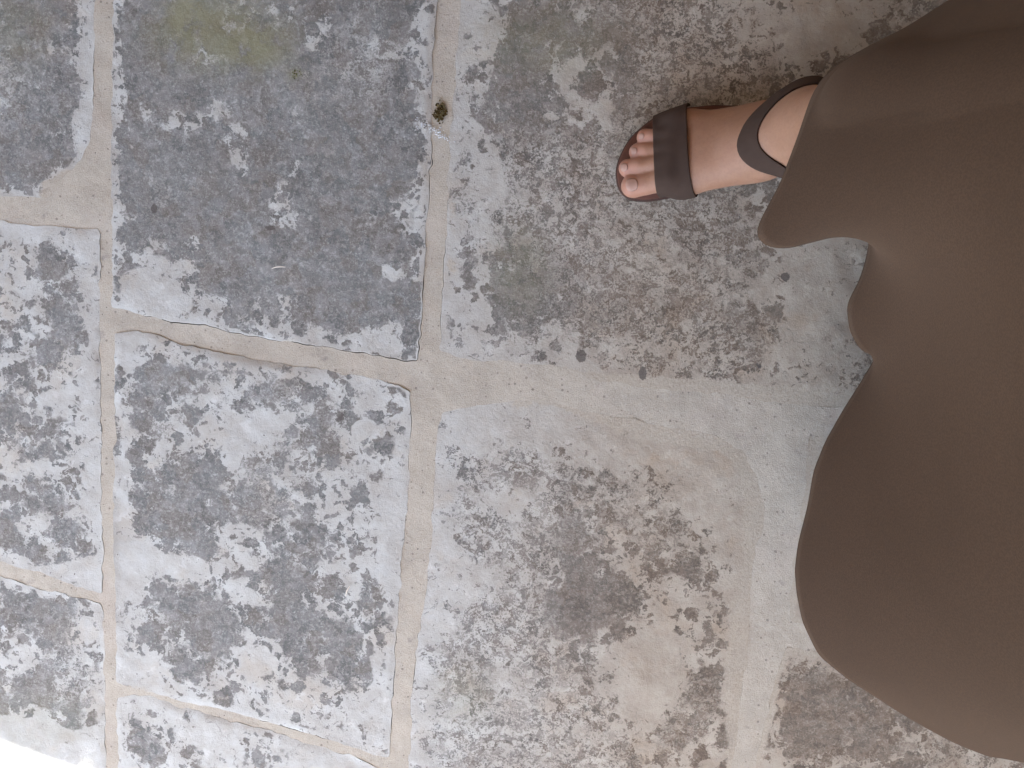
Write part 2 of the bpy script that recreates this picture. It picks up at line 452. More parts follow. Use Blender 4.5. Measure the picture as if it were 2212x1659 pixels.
GREEN = [(470, 70, 130, 75, .9), (400, 30, 40, 40, .5), (570, 110, 60, 40, .5), (640, 165, 22, 16, .6), (40, 60, 60, 90, .35), (1180, 90, 130, 70, .4), (1120, 580, 60, 90, .35), (80, 1560, 120, 60, .25), (1000, 1500, 60, 60, .25)]
SMEAR = [(160, 420, 70, 50, 1.2), (1350, 850, 170, 28, 1.1), (1550, 900, 220, 60, .75), (1640, 1000, 60, 120, .45), (1800, 700, 120, 160, .35), (1660, 1150, 45, 170, .7), (1610, 1450, 45, 160, .7), (280, 1490, 60, 14, .6),
         (1000, 800, 60, 12, .5), (975, 480, 16, 220, .45), (960, 110, 20, 120, .4), (1020, 600, 40, 60, .3), (1790, 1050, 100, 130, .4), (1100, 880, 60, 15, .3), (1800, 60, 150, 60, .45), (945, 1300, 20, 200, .3), (160, 505, 70, 14, .4)]


def field(px, py, spots):
    f = np.zeros(len(px))
    for x, y, rx, ry, a in spots:
        q = ((px - x) / rx) ** 2 + ((py - y) / ry) ** 2
        f += a * np.exp(-q ** 1.5 * .7)
    return f


pavement = tag(empty('pavement', (0, 0, 0)), kind='structure')
outlines = {}


def make_stone(key, pxpoly, plug=True):
    core = plug and key in 'ABCDEFGHIJK'
    poly = np.array([P(x, y, 0)[:2] if plug else (x, y) for x, y in pxpoly])
    step = .0025 if core else .012
    pl = resample(poly, step)
    n = normals2(pl)
    # chipped, wandering edge
    w = smooth_noise1(len(pl), .02 / step, .0008) + smooth_noise1(len(pl), .007 / step, .0008) + smooth_noise1(len(pl), .0028 / step, .0004)
    pl = pl + n * w[:, None] if core else pl + n * smooth_noise1(len(pl), 6, .003)[:, None]
    for _ in range(2):
        pl = pl * .6 + (np.roll(pl, 1, 0) + np.roll(pl, -1, 0)) * .2
    if plug: outlines[key] = pl
    grid = .0036 if core else .03
    lo, hi = pl.min(0), pl.max(0)
    gx, gy = np.meshgrid(np.arange(lo[0], hi[0], grid), np.arange(lo[1], hi[1], grid))
    g = np.stack([gx.ravel(), gy.ravel()], 1)
    g[:, 0] += (np.arange(len(g)) // gx.shape[1] % 2) * grid * .5
    g += rng.uniform(-.25, .25, g.shape) * grid
    g = g[inside(g, pl)]
    dd = dist_to(g, pl)
    g = g[dd > grid * .55]
    nb = len(pl)
    allp = np.vstack([pl, g])
    vs, es, fs, ov, oe, of = delaunay_2d_cdt([Vector(q) for q in allp], [], [list(range(nb))], 1, 1e-7)
    V = np.array([(v[0], v[1]) for v in vs])
    orig = np.array([o[0] if o else -1 for o in ov])
    d = dist_to(V, pl); d[(orig >= 0) & (orig < nb)] = 0
    rnd = np.clip(d / .006, 0, 1)
    lift = dict(G=.0006, H=.0002, I=.0002, J=.0003, F=.0004, C=.0006, B=.0007).get(key, .0007 + .0005 * rng.random())
    z = lift + .0005 * rnd - .0005
    z += (lattice_noise(V[:, 0], V[:, 1], .09, 3) - .5) * .0030 * rnd + (lattice_noise(V[:, 0], V[:, 1], .028, 5) - .5) * .0016 * rnd
    z += (lattice_noise(V[:, 0], V[:, 1], .011, 9) - .5) * .0008 * rnd
    if key in 'HIJG': z = lift - .0004 + (z - lift + .0004) * np.clip(d / .035, 0, 1)
    top = np.column_stack([V, z])
    verts = [tuple(v) for v in top]
    faces = [tuple(f) for f in fs]
    ring = {int(o): i for i, o in enumerate(orig) if 0 <= o < nb}
    base = len(verts)
    for i in range(nb):
        v = top[ring[i]]
        verts.append(tuple(v))
    for i in range(nb):
        v = top[ring[i]]
        verts.append((v[0] - n[i, 0] * .0005, v[1] - n[i, 1] * .0005, -.022))
    area = np.sum(pl[:, 0] * np.roll(pl[:, 1], -1) - np.roll(pl[:, 0], -1) * pl[:, 1])
    for i in range(nb):
        j = (i + 1) % nb
        q = (base + i, base + nb + i, base + nb + j, base + j)
        faces.append(q if area > 0 else q[::-1])
    if area < 0: pass
    c = np.append(pl.mean(0), 0.0)
    verts = [(a - c[0], b - c[1], e) for a, b, e in verts]
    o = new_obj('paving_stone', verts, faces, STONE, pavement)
    o.location = c
    px, py = to_px(np.column_stack([V, np.zeros(len(V))]))
    ew = EDGEW.get(key, .02) * (.5 + 1.1 * lattice_noise(V[:, 0], V[:, 1], .05, 21))
    cov = BASE.get(key, .5) + field(px, py, SPOTS)
    cov = np.clip(cov, -.2, 1.15) * np.clip(d / ew, 0.0, 1) ** .7
    pad = nb
    ext = lambda a: np.concatenate([a] + [a[[ring[i] for i in range(nb)]]] * 2)
    attr(o, 'cover', ext(cov))
    fi = np.full(len(V), FINE.get(key, .4)) + (lattice_noise(V[:, 0], V[:, 1], .12, 31) - .5) * .9
    attr(o, 'fine', ext(np.clip(fi, 0, 1)))
    attr(o, 'green', ext(np.clip(field(px, py, GREEN), 0, 1)))
    attr(o, 'smear', ext(np.clip(field(px, py, SMEAR) + np.exp(-d / .014) * .75 * np.clip((px - 1050) / 250, 0, 1), 0, 1.2)))
    attr(o, 'pit', ext(np.clip(field(px, py, PITS), 0, 1)))
    attr(o, 'shade_tint', ext(np.clip((px - 900) / 500, 0, 1) * .95 + .05))  # painted shade, growing towards the right
    return o


for key, pp in STONES.items():
    make_stone(key, pp)
# the paving goes on all round, past the part in view
xs = [-2.9, -2.35, -1.86, -1.36]
cells = [(a, b, c, d) for a, b in zip(xs, xs[1:]) for c, d in ((-1.9, -1.4), (-1.4, -.9), (-.9, -.3), (-.3, .35), (.35, .8), (.8, 1.4))]
xr = [-1.36, -.95, -.52, -.13, .42, .80, 1.20, 1.75]
cells += [(a, b, c, d) for a, b in zip(xr, xr[1:]) for c, d in ((.74, 1.25), (1.25, 1.8), (-1.5, -.98), (-2.0, -1.5))]
cells += [(1.78, 2.3, c, d) for c, d in ((-1.5, -.95), (-.95, -.35), (-.35, .2), (.2, .72))]
for n_, (a, b, c, d) in enumerate(cells):
    j = rng.uniform(-.02, .02, 8); h_ = .016
    make_stone('extra%d' % n_, [(a + h_ + j[0] * .3, c + h_ + j[1]), (b - h_ + j[2] * .3, c + h_ + j[1] - .03), (b - h_ + j[4] * .3, d - h_ - .03 + j[1]), (a + h_ + j[6] * .3, d - h_ + j[1])], False)


# mortar: one sheet with a hole round every stone, the rim of each hole a little off the stone so that a crack opens here and there
def make_mortar():
    X0, X1, Y0, Y1 = -1.35, 1.75, -.95, .72
    pts = [(X0, Y0), (X1, Y0), (X1, Y1), (X0, Y1)]
    holes, idx = [], [[0, 1, 2, 3]]
    for key, pl in outlines.items():
        core = key in 'ABCDEFGHIJK'
        n = normals2(pl)
        m = len(pl)
        stp = .0025 if core else .012
        gap = smooth_noise1(m, .10 / stp, .0005) + smooth_noise1(m, .012 / stp, .0003) - .0007
        px, py = to_px(np.column_stack([pl, np.zeros(m)]))
        if key == 'D': gap += np.where((px > 860) & (py > 280) | (py > 690), .0010, .0002)
        if key in 'BE': gap += np.where((px > 150) & (py > 870) & (py < 1620), .0006, -.0005)
        gap = np.clip(gap, -.0012, .0011)
        h = pl + n * gap[:, None]
        st = len(pts)
        pts += [tuple(q) for q in h]
        idx.append(list(range(st, st + m)))
        holes.append((st, m, h))
    g = .006
    gx, gy = np.meshgrid(np.arange(-.78, .6, g), np.arange(-.66, .40, g))
    q = np.stack([gx.ravel(), gy.ravel()], 1) + rng.uniform(-.0015, .0015, (gx.size, 2))
    ok = np.ones(len(q), bool)
    for st, m, h in holes:
        lo, hi = h.min(0) - .004, h.max(0) + .004
        near = ok & (q > lo).all(1) & (q < hi).all(1)
        ii = np.where(near)[0]
        if len(ii) == 0: continue
        ins = inside(q[ii], h)
        dd = dist_to(q[ii], h)
        ok[ii[ins | (dd < .002)]] = False
    q = q[ok]
    pts += [tuple(a) for a in q]
    vs, es, fs, ov, oe, of = delaunay_2d_cdt([Vector(a) for a in pts], [], idx, 0, 1e-7)
    V = np.array([(v[0], v[1]) for v in vs])
    cen = np.array([V[list(f)].mean(0) for f in fs])
    keep = np.ones(len(fs), bool)
    for st, m, h in holes:
        keep &= ~inside(cen, h)
    z = (lattice_noise(V[:, 0], V[:, 1], .05, 41) - .5) * .0016 + (lattice_noise(V[:, 0], V[:, 1], .012, 43) - .5) * .0008 - .0002
    verts = [(a[0], a[1], b) for a, b in zip(V, z)]
    faces = [tuple(f) for f, k in zip(fs, keep) if k]
    inv = {}
    for i, o in enumerate(ov):
        for k in o: inv[k] = i
    for st, m, h in holes:
        b = len(verts)
        for i in range(m):
            v = verts[inv[st + i]]
            verts.append(v)
            verts.append((v[0], v[1], -.012))
        for i in range(m):
            j = (i + 1) % m
            faces.append((b + 2 * i, b + 2 * j, b + 2 * j + 1, b + 2 * i + 1))
    return new_obj('mortar_joint', verts, faces, MORTAR, pavement)


make_mortar()
new_obj('bedding', [(-1.35, -.95, -.013), (1.75, -.95, -.013), (1.75, .72, -.013), (-1.35, .72, -.013)], [(0, 1, 2, 3)], SOIL, pavement)
g = new_obj('ground', [(-600, -600, -.03), (600, -600, -.03), (600, 600, -.03), (-600, 600, -.03)], [(0, 1, 2, 3)], GRASSGROUND)
tag(g, kind='structure')
# plain paving round the part in view: a frame of mortar-coloured terrace
fr = []
fv = []
for (a, b, c, d) in ((-6, -6, 6, -.95), (-6, .72, 6, 6), (-6, -.95, -1.35, .72), (1.75, -.95, 6, .72)):
    s = len(fv)
    fv += [(a, b, -.0004), (c, b, -.0004), (c, d, -.0004), (a, d, -.0004)]
    fr.append((s, s + 1, s + 2, s + 3))
tag(new_obj('terrace', fv, fr, MORTAR, smooth=False), kind='structure')


# ------------------------------------------------------------------ porch and house (outside the frame, they give the shade)
def boxm(x0, x1, y0, y1, z0, z1):
    v = [(x, y, z) for z in (z0, z1) for x, y in ((x0, y0), (x1, y0), (x1, y1), (x0, y1))]
    f = [(3, 2, 1, 0), (4, 5, 6, 7), (0, 1, 5, 4), (1, 2, 6, 5), (2, 3, 7, 6), (3, 0, 4, 7)]
    return v, f


ROOF_Z = 2.12
e0 = (EDGE_A + EDGE_B) / 2 + np.array([SUN_DIR[0], SUN_DIR[1], 0]) / SUN_DIR[2] * ROOF_Z
ang = math.atan2(EDIR[1], EDIR[0])


def porch_frame(name):
    o = empty(name, (e0[0], e0[1], 0)); o.rotation_euler = (0, 0, ang); return o


# local axes: x along the eaves, y into the house (if OUT is local -y)
sgn = -1 if (-math.sin(ang) * OUT[0] + math.cos(ang) * OUT[1]) > 0 else 1
porch = tag(porch_frame('porch_roof'), 'timber porch roof overhead that shades the paving', 'roof')
for i in range(34):
    x = -4.2 + i * .25
    y0, y1 = (0, 4.6) if sgn > 0 else (-4.6, 0)
    v, f = boxm(x, x + .246, y0, y1, ROOF_Z, ROOF_Z + .03)
    new_obj('roof_plank', v, f, TIMBER, porch, False)
y0, y1 = (.003, 4.6) if sgn > 0 else (-4.6, -.003)
v, f = boxm(-4.2, 4.3, y0, y1, ROOF_Z + .035, ROOF_Z + .10)
new_obj('roof_cover', v, f, TIMBER, porch, False)
for x in (-4.1, 4.0):
    v, f = boxm(x, x + .14, .10 * sgn - .07, .10 * sgn + .07, 0, ROOF_Z - .005)
    new_obj('post', v, f, TIMBER, porch, False)
house = tag(porch_frame('house_wall'), 'unseen plastered house wall behind the person, plus an added shade wall', 'wall')
a, b = sorted((3.5 * sgn, 3.8 * sgn))
v, f = boxm(-6, 6, a, b, 0, 4.2)
new_obj('wall', v, f, PLASTER, house, False)
a, b = sorted((.3 * sgn, 3.49 * sgn))
v, f = boxm(1.7, 2.0, a, b, 0, ROOF_Z - .01)
new_obj('shade_wall', v, f, PLASTER, house, False)  # unseen wall added to darken the right side of the paving


# ------------------------------------------------------------------ signed-distance bodies
def cone(p, a, b, ra, rb):
    a = np.asarray(a, float); b = np.asarray(b, float)
    ab = b - a
    h = np.clip(((p - a) @ ab) / (ab @ ab), 0, 1)
    return np.linalg.norm(p - a - h[:, None] * ab, axis=1) - (ra + (rb - ra) * h)


def ell(p, c, r, rot=0.0):
    q = p - np.asarray(c, float)
    if rot:
        cs, sn = math.cos(rot), math.sin(rot)
        q = np.stack([q[:, 0] * cs + q[:, 1] * sn, -q[:, 0] * sn + q[:, 1] * cs, q[:, 2]], 1)
    r = np.asarray(r, float)
    k0 = np.linalg.norm(q / r, axis=1); k1 = np.linalg.norm(q / (r * r), axis=1) + 1e-9
    return k0 * (k0 - 1) / k1


def smin(a, b, k):
    h = np.clip(.5 + .5 * (b - a) / k, 0, 1)
    return b * (1 - h) + a * h - k * h * (1 - h)


def surface_nets(fn, lo, hi, res):
    lo = np.asarray(lo, float); hi = np.asarray(hi, float)
    n = np.ceil((hi - lo) / res).astype(int) + 1
    ax = [lo[i] + np.arange(n[i]) * res for i in range(3)]
    G = np.stack(np.meshgrid(*ax, indexing='ij'), -1).reshape(-1, 3)
    S = np.concatenate([fn(G[i:i + 300000]) for i in range(0, len(G), 300000)]).reshape(n)
    neg = S < 0
    acc = np.zeros((*(n - 1), 3)); cnt = np.zeros(n - 1)
    off = [(0, 0), (1, 0), (0, 1), (1, 1)]
    for axis in range(3):
        o1, o2 = [i for i in range(3) if i != axis]
        for a, b in off:
            s0 = [slice(None)] * 3; s1 = [slice(None)] * 3
            s0[axis] = slice(0, -1); s1[axis] = slice(1, None)
            for oo, k in ((o1, a), (o2, b)):
                sl = slice(k, n[oo] - 1 + k)
                s0[oo] = sl; s1[oo] = sl
            f0 = S[tuple(s0)]; f1 = S[tuple(s1)]
            cr = (f0 < 0) != (f1 < 0)
            t = np.where(cr, f0 / np.where(cr, f0 - f1, 1), 0)
            pos = np.zeros((*cr.shape, 3))
            pos[..., axis] = t; pos[..., o1] = a; pos[..., o2] = b
            acc += pos * cr[..., None]; cnt += cr
    act = cnt > 0
    ids = -np.ones(n - 1, int); ids[act] = np.arange(act.sum())
    cell = np.argwhere(act)
    V = lo + (cell + acc[act] / cnt[act][:, None]) * res
    faces = []
    for axis in range(3):
        o1, o2 = (axis + 1) % 3, (axis + 2) % 3
        s0 = [slice(1, -1)] * 3; s1 = [slice(1, -1)] * 3
        s0[axis] = slice(0, -1); s1[axis] = slice(1, None)
        f0 = neg[tuple(s0)]; f1 = neg[tuple(s1)]
        for idx in np.argwhere(f0 != f1):
            c = idx.copy(); c[o1] += 1; c[o2] += 1
            q = []
            for a, b in ((0, 0), (1, 0), (1, 1), (0, 1)):
                e = c.copy(); e[o1] -= a; e[o2] -= b
                q.append(ids[tuple(e)])
            flip = f0[tuple(idx)]
            faces.append(tuple(q[::-1]) if not flip else tuple(q))
    return V, faces


# ---- the right foot: joints read from the photograph, heights from the sandal's sole
SOLE = .018
TOES = [  # tip, knuckle, root (zoomed photo px), radii
 [Zm(322, 1084, .030), Zm(430, 1066, .033), Zm(640, 1010, .040), .0115, .0112, .0150],
 [Zm(277, 930, .0270), Zm(380, 910, .0335), Zm(640, 880, .040), .0088, .0083, .0120],
 [Zm(362, 787, .0260), Zm(450, 778, .0325), Zm(650, 770, .038), .0082, .0078, .0115],
 [Zm(427, 657, .0255), Zm(500, 655, .0310), Zm(660, 660, .036), .0078, .0074, .0110],
 [Zm(600, 566, .0245), Zm(620, 555, .0290), Zm(700, 560, .034), .0065, .0068, .0105],
]
ANK = np.array([.212, .158, .098])
HEEL = np.array([.243, .162, .046])


def foot_sdf(p):
    d = None
    toes = []
    for i, (t, k, b, rt, rk, rb) in enumerate(TOES):
        a = smin(cone(p, t, k, rt, rk), cone(p, k, b, rk, rb), .004)
        a = smin(a, ell(p, t + np.array([.0015, 0, -.0005]), (rt * 1.12, rt * 1.08, rt * .98)), .003)
        toes.append(a)
    tt = toes[0]
    for a in toes[1:]: tt = smin(tt, a, .0015)
    roots = [x[2] for x in TOES]
    rr = [.0185, .0170, .0160, .0150, .0135]
    ends = [np.array([.172, .140, .058]), np.array([.176, .148, .060]), np.array([.178, .156, .054]), np.array([.180, .166, .046]), np.array([.182, .175, .036])]
    er = [.026, .026, .026, .024, .020]
    body = None
    for b, e, r0, r1 in zip(roots, ends, rr, er):
        c = cone(p, b + np.array([.012, 0, -.004]), e, r0, r1)
        body = c if body is None else smin(body, c, .010)
    body = smin(body, ell(p, roots[0] + np.array([.016, -.001, -.006]), (.022, .016, .017)), .010)
    body = smin(body, ell(p, roots[4] + np.array([.012, .004, -.004]), (.022, .013, .014)), .010)
    body = smin(body, cone(p, (.165, .147, .060), (.205, .155, .098), .026, .031), .02)
    body = smin(body, cone(p, ANK, HEEL, .032, .026), .02)
    body = smin(body, cone(p, (.18, .160, .044), HEEL, .026, .027), .02)
    body = smin(body, ell(p, (.206, .124, .094), (.014, .009, .013)), .012)
    body = smin(body, ell(p, (.214, .191, .082), (.013, .008, .013)), .012)
    body = smin(body, cone(p, ANK, (.236, .146, .24), .0315, .035), .018)
    body = smin(body, cone(p, (.236, .146, .24), (.285, .120, .36), .035, .044), .03)
    d = smin(tt, body, .006)
    return np.maximum(d, SOLE + .0008 - p[:, 2])


fv, ff = surface_nets(foot_sdf, (.015, .085, .014), (.30, .225, .345), .0022)


# ---- the rest of the body, coarse, below and above the dress
def body_sdf(p):
    d = cone(p, (.275, .125, .335), (.34, .09, .49), .044, .050)
    d = smin(d, cone(p, (.34, .09, .49), (.45, .095, .87), .056, .080), .03)
    l = cone(p, (.515, -.105, .06), (.42, -.10, .49), .036, .050)
    l = smin(l, cone(p, (.40, -.10, .30), (.395, -.10, .49), .052, .050), .03)
    l = smin(l, cone(p, (.395, -.10, .49), (.47, -.065, .87), .056, .080), .03)
    l = smin(l, cone(p, (.52, -.105, .035), (.42, -.113, .028), .03, .022), .03)
    l = smin(l, cone(p, (.42, -.113, .028), (.37, -.116, .022), .022, .015), .02)
    d = np.minimum(d, l)
    d = smin(d, ell(p, (.48, .015, .93), (.11, .165, .13)), .05)
    d = smin(d, ell(p, (.48, .015, 1.08), (.085, .125, .14)), .06)
    d = smin(d, ell(p, (.47, .015, 1.25), (.095, .145, .15)), .05)
    d = smin(d, cone(p, (.49, -.13, 1.37), (.49, .16, 1.37), .045, .045), .04)
    d = smin(d, cone(p, (.47, .015, 1.38), (.43, .015, 1.48), .052, .048), .03)
    d = smin(d, ell(p, (.40, .015, 1.57), (.088, .072, .105)), .02)
    d = smin(d, ell(p, (.355, .015, 1.515), (.05, .05, .05)), .03)
    d = smin(d, cone(p, (.325, .015, 1.575), (.300, .015, 1.545), .010, .015), .012)
    for s in (-1, 1):
        y = .015
        a = cone(p, (.49, y + .165 * s, 1.36), (.44, y + .20 * s, 1.12), .042, .035)
        a = smin(a, cone(p, (.44, y + .20 * s, 1.12), (.22, y + .13 * s, 1.045), .036, .024), .02)
        a = smin(a, cone(p, (.22, y + .13 * s, 1.045), (.16, y + .10 * s, 1.04), .026, .028), .02)
        d = smin(d, a, .02)
        d = smin(d, ell(p, (.40, y + .072 * s, 1.565), (.02, .012, .03)), .008)
    return d


def hand_sdf(p, s):
    y = .015
    w = np.array([.17, y + .105 * s, 1.04])
    d = cone(p, w, w + np.array([-.05, -.02 * s, .004]), .024, .022)
    d = smin(d, cone(p, w + np.array([-.03, -.01 * s, .01]), w + np.array([-.055, -.018 * s, .028]), .019, .017), .02)
    for i, L in enumerate((.030, .035, .033, .026)):
        b = w + np.array([-.066, -.022 * s, .034 - i * .019])
        m = b + np.array([-L, -.012 * s, 0]); e = m + np.array([-L * .35, -L * .75 * s, -.004])
        d = smin(d, smin(cone(p, b, m, .0095, .0085), cone(p, m, e, .0085, .007), .003), .006)
    t0 = w + np.array([-.02, -.02 * s, .025]); t1 = t0 + np.array([-.032, -.022 * s, .014]); t2 = t1 + np.array([-.02, -.018 * s, -.002])
    d = smin(d, smin(cone(p, t0, t1, .012, .0105), cone(p, t1, t2, .0105, .0085), .003), .008)
    return d


bv, bf = surface_nets(body_sdf, (.16, -.26, .0), (.66, .30, 1.72), .013)
allv = [tuple(v) for v in fv]; allf = list(ff)
s = len(allv); allv += [tuple(v) for v in bv]; allf += [tuple(i + s for i in f) for f in bf]
for sd in (-1, 1):
    c = .015 + .08 * sd
    hv, hf = surface_nets(lambda p: hand_sdf(p, sd), (.02, c - .075, .96), (.215, c + .075, 1.12), .004)
    s = len(allv); allv += [tuple(v) for v in hv]; allf += [tuple(i + s for i in f) for f in hf]

person = tag(empty('person', (.33, .05, 0)), 'person in a long brown dress with one sandalled foot on the paving', 'person')
body = new_obj('body', allv, allf, SKIN); keep_world(body, person)
A = np.array(allv)
red = np.zeros(len(A))
for i, (t, k, b, *_r) in enumerate(TOES):
    red = np.maximum(red, np.exp(-(np.linalg.norm(A - t, axis=1) / .016) ** 2))
attr(body, 'red', red)
# hair
hr, hf = surface_nets(lambda p: np.maximum(smin(ell(p, (.415, .015, 1.60), (.095, .085, .105)), cone(p, (.46, .015, 1.58), (.50, .015, 1.36), .06, .04), .04),
                                         -ell(p, (.32, .015, 1.54), (.075, .062, .10))), (.28, -.1, 1.3), (.58, .13, 1.73), .01)
HAIR = mat_simple('hair', (.05, .03, .018), (.03, .018, .011), 90, .6, .3, 200)
o = new_obj('hair', hr, hf, HAIR); keep_world(o, person)


# toenails: curved plates set on the toe tips
def nail(t, k, r, w, L, name='toenail', up=.55):
    ax = t - k; ax[2] = 0; ax /= np.linalg.norm(ax)
    sd = np.array([-ax[1], ax[0], 0])
    vs, fs = [], []
    nu, nv = 9, 9
    for j in range(nv):
        for i in range(nu):
            a = (i / (nu - 1) - .5) * 2; b = (j / (nv - 1) - .5) * 2
            # squircle plate
            aa = a * math.sqrt(max(0, 1 - .42 * b * b)); bb = b * math.sqrt(max(0, 1 - .42 * a * a))
            q = t + ax * (r * .12 + bb * L) + sd * (aa * w)
            # drop on to the toe
            z = np.linspace(q[2] - r * .2, q[2] + r * 1.6, 60)
            s = foot_sdf(np.column_stack([np.full(60, q[0]), np.full(60, q[1]), z]))
            hit = np.where(s < 0)[0]
            zz = z[hit[-1]] if len(hit) else t[2]
            vs.append((q[0], q[1], zz + .0001 + .0004 * (1 - a * a)))
    for j in range(nv - 1):
        for i in range(nu - 1):
            b = j * nu + i
            fs.append((b, b + 1, b + nu + 1, b + nu))
    o = new_obj(name, vs, fs, NAIL); keep_world(o, person)
    so = o.modifiers.new('thick', 'SOLIDIFY'); so.thickness = .0006; so.offset = 0
    return o


nail(TOES[0][0].copy(), TOES[0][1].copy(), .0115, .0068, .0062)
for i, (w, L) in zip((1, 2, 3), ((.0042, .0036), (.0036, .0030), (.0032, .0027))):
    nail(TOES[i][0].copy() + np.array([-.0028, 0, 0]), TOES[i][1].copy(), TOES[i][3], w, L)

# ------------------------------------------------------------------ sandal
sandal = empty('sandal', (.14, .15, .002)); keep_world(sandal, person)
sandal['label'] = 'dark sandal with a wide toe strap and an ankle strap'


def part(name, v, f, m):
    o = new_obj(name, v, f, m, sandal)
    o.matrix_parent_inverse = Matrix.Translation(-Vector(sandal.location))
    return o


front = [Zm(*q, .016) for q in ((600, 1195), (520, 1212), (450, 1218), (330, 1213), (240, 1170), (190, 1100), (172, 980), (178, 900), (205, 825), (260, 712), (340, 612), (440, 530), (520, 470), (640, 425), (830, 385))]
out_px = [q[:2] for q in front] + [(.13, .1985), (.165, .197), (.20, .196), (.235, .194), (.262, .184), (.272, .165), (.264, .146), (.24, .134), (.205, .128), (.17, .122), (.14, .114), (.11, .106)]
ol = resample(np.array(out_px), .0035)
for _ in range(3): ol = ol * .5 + (np.roll(ol, 1, 0) + np.roll(ol, -1, 0)) * .25
nn = normals2(ol)


def slab(name, ol, z0, z1, m, bev=.0015):
    n = len(ol); nrm = normals2(ol)
    rings = [(ol - nrm * bev, z0), (ol, z0 + bev), (ol, z1 - bev), (ol - nrm * bev, z1)]
    v = []
    for q, z in rings: v += [(a[0], a[1], z) for a in q]
    ar = np.sum(ol[:, 0] * np.roll(ol[:, 1], -1) - np.roll(ol[:, 0], -1) * ol[:, 1])
    f = []
    for r in range(3):
        for i in range(n):
            j = (i + 1) % n
            q = (r * n + i, r * n + j, (r + 1) * n + j, (r + 1) * n + i)
            f.append(q if ar > 0 else q[::-1])
    t = tuple(range(3 * n, 4 * n)); f.append(t if ar > 0 else t[::-1])
    b = tuple(range(n)); f.append(b[::-1] if ar > 0 else b)
    return part(name, v, f, m)


slab('sole', ol, .0022, .0138, RUBBER)
slab('footbed', ol - nn * .0012, .0140, .0182, LEATHER)


def ray_r(c, dirs, rmax=.075):
    """distance from c to the skin along each direction"""
    r = np.linspace(.004, rmax, 140)
    out = []
    for d in dirs:
        s = foot_sdf(c + r[:, None] * d)
        hit = np.where(s < 0)[0]
        out.append(r[hit[-1]] if len(hit) else .01)
    return np.array(out)


def smooth1(a, n=2, ring=False):
    a = a.copy()
    for _ in range(n):
        if ring: a = a * .5 + (np.roll(a, 1) + np.roll(a, -1)) * .25
        else:
            b = a.copy(); b[1:-1] = a[1:-1] * .5 + (a[:-2] + a[2:]) * .25; a = b
    return a


def strap_mesh(name, grid, m, th=.0022):
    nu, nv = grid.shape[:2]
    v = grid.reshape(-1, 3)
    f = [(i * nv + j, i * nv + j + 1, (i + 1) * nv + j + 1, (i + 1) * nv + j) for i in range(nu - 1) for j in range(nv - 1)]
    o = part(name, v, f, m)
    so = o.modifiers.new('thick', 'SOLIDIFY'); so.thickness = th; so.offset = 1 if False else 0
    bv_ = o.modifiers.new('soft', 'BEVEL'); bv_.width = .0006; bv_.segments = 2
    return o


# toe strap: cross-sections from its front edge to its back edge, wrapped over the foot and down to the sole
lat0, med0 = Zm(512, 478, .02), Zm(560, 1188, .02)
lat1, med1 = Zm(832, 372, .02), Zm(905, 1112, .02)
nu, nv = 15, 61
G = np.zeros((nu, nv, 3))
Rr = np.zeros((nu, nv))
for i in range(nu):
    t = i / (nu - 1)
    L = lat0 * (1 - t) + lat1 * t; Md = med0 * (1 - t) + med1 * t
    c = (L + Md) / 2; c[2] = .020
    side = (L - Md); side[2] = 0; hw = np.linalg.norm(side) / 2; side /= 2 * hw
    th = np.linspace(0, math.pi, nv)
    hz = .040 + .012 * t
    mid_t = Zm(490, 820, .020 + hz) * (1 - t) + Zm(775, 820, .020 + hz) * t
    upv = np.array([mid_t[0] - c[0], 0, hz]) / hz
    dirs = np.cos(th)[:, None] * side + np.sin(th)[:, None] * upv
    r = ray_r(c, dirs)
    r = np.maximum(r, smooth1(r, 8)) + .0022
    # close to the sole the strap runs down to its rim
    lim = hw / np.maximum(np.abs(np.cos(th)), 1e-3)
    wgt = np.clip((np.abs(np.cos(th)) - .80) / .2, 0, 1)
    r = np.maximum(r * (1 - wgt) + np.minimum(lim, hw * 1.02) * wgt, r)
    Rr[i] = smooth1(r, 3)
    G[i] = c + Rr[i][:, None] * dirs
for _ in range(2):
    G[1:-1] = G[1:-1] * .5 + (G[:-2] + G[2:]) * .25
strap_mesh('toe_strap', G, STRAP)

# ankle strap: a tilted band round the ankle, low on the instep and higher behind
c0 = np.array([.200, .157, .090])
bn = np.array([-.08, .04, 1.0]); bn /= np.linalg.norm(bn)          # band axis
ex = np.array([-1.0, 0, 0]); ex -= bn * (ex @ bn); ex /= np.linalg.norm(ex)
ey = np.cross(bn, ex)
nphi = 72
LATS = -1 if ey[1] > 0 else 1          # which way round the outer ankle lies
Gs = []
for kx, h in enumerate(np.linspace(-.0025, .0100, 7)):
    th = np.linspace(-math.pi, math.pi, nphi, endpoint=True)
    dirs = np.cos(th)[:, None] * ex + np.sin(th)[:, None] * ey
    r = ray_r(c0 + bn * h, dirs, .08)
    r = np.maximum(r, smooth1(r, 6, True)) + .0010
    r = smooth1(r, 3, True) + .008 * np.clip(-np.sin(th) * LATS, 0, 1) * np.clip((.0100 - h) / .0125, 0, 1) + .005 * np.clip(np.sin(th) * LATS, 0, 1) * np.clip((.0100 - h) / .0125, 0, 1); r[-1] = r[0]
    Gs.append(c0 + bn * h + r[:, None] * dirs)
strap_mesh('ankle_strap', np.array(Gs), STRAP, .0026)
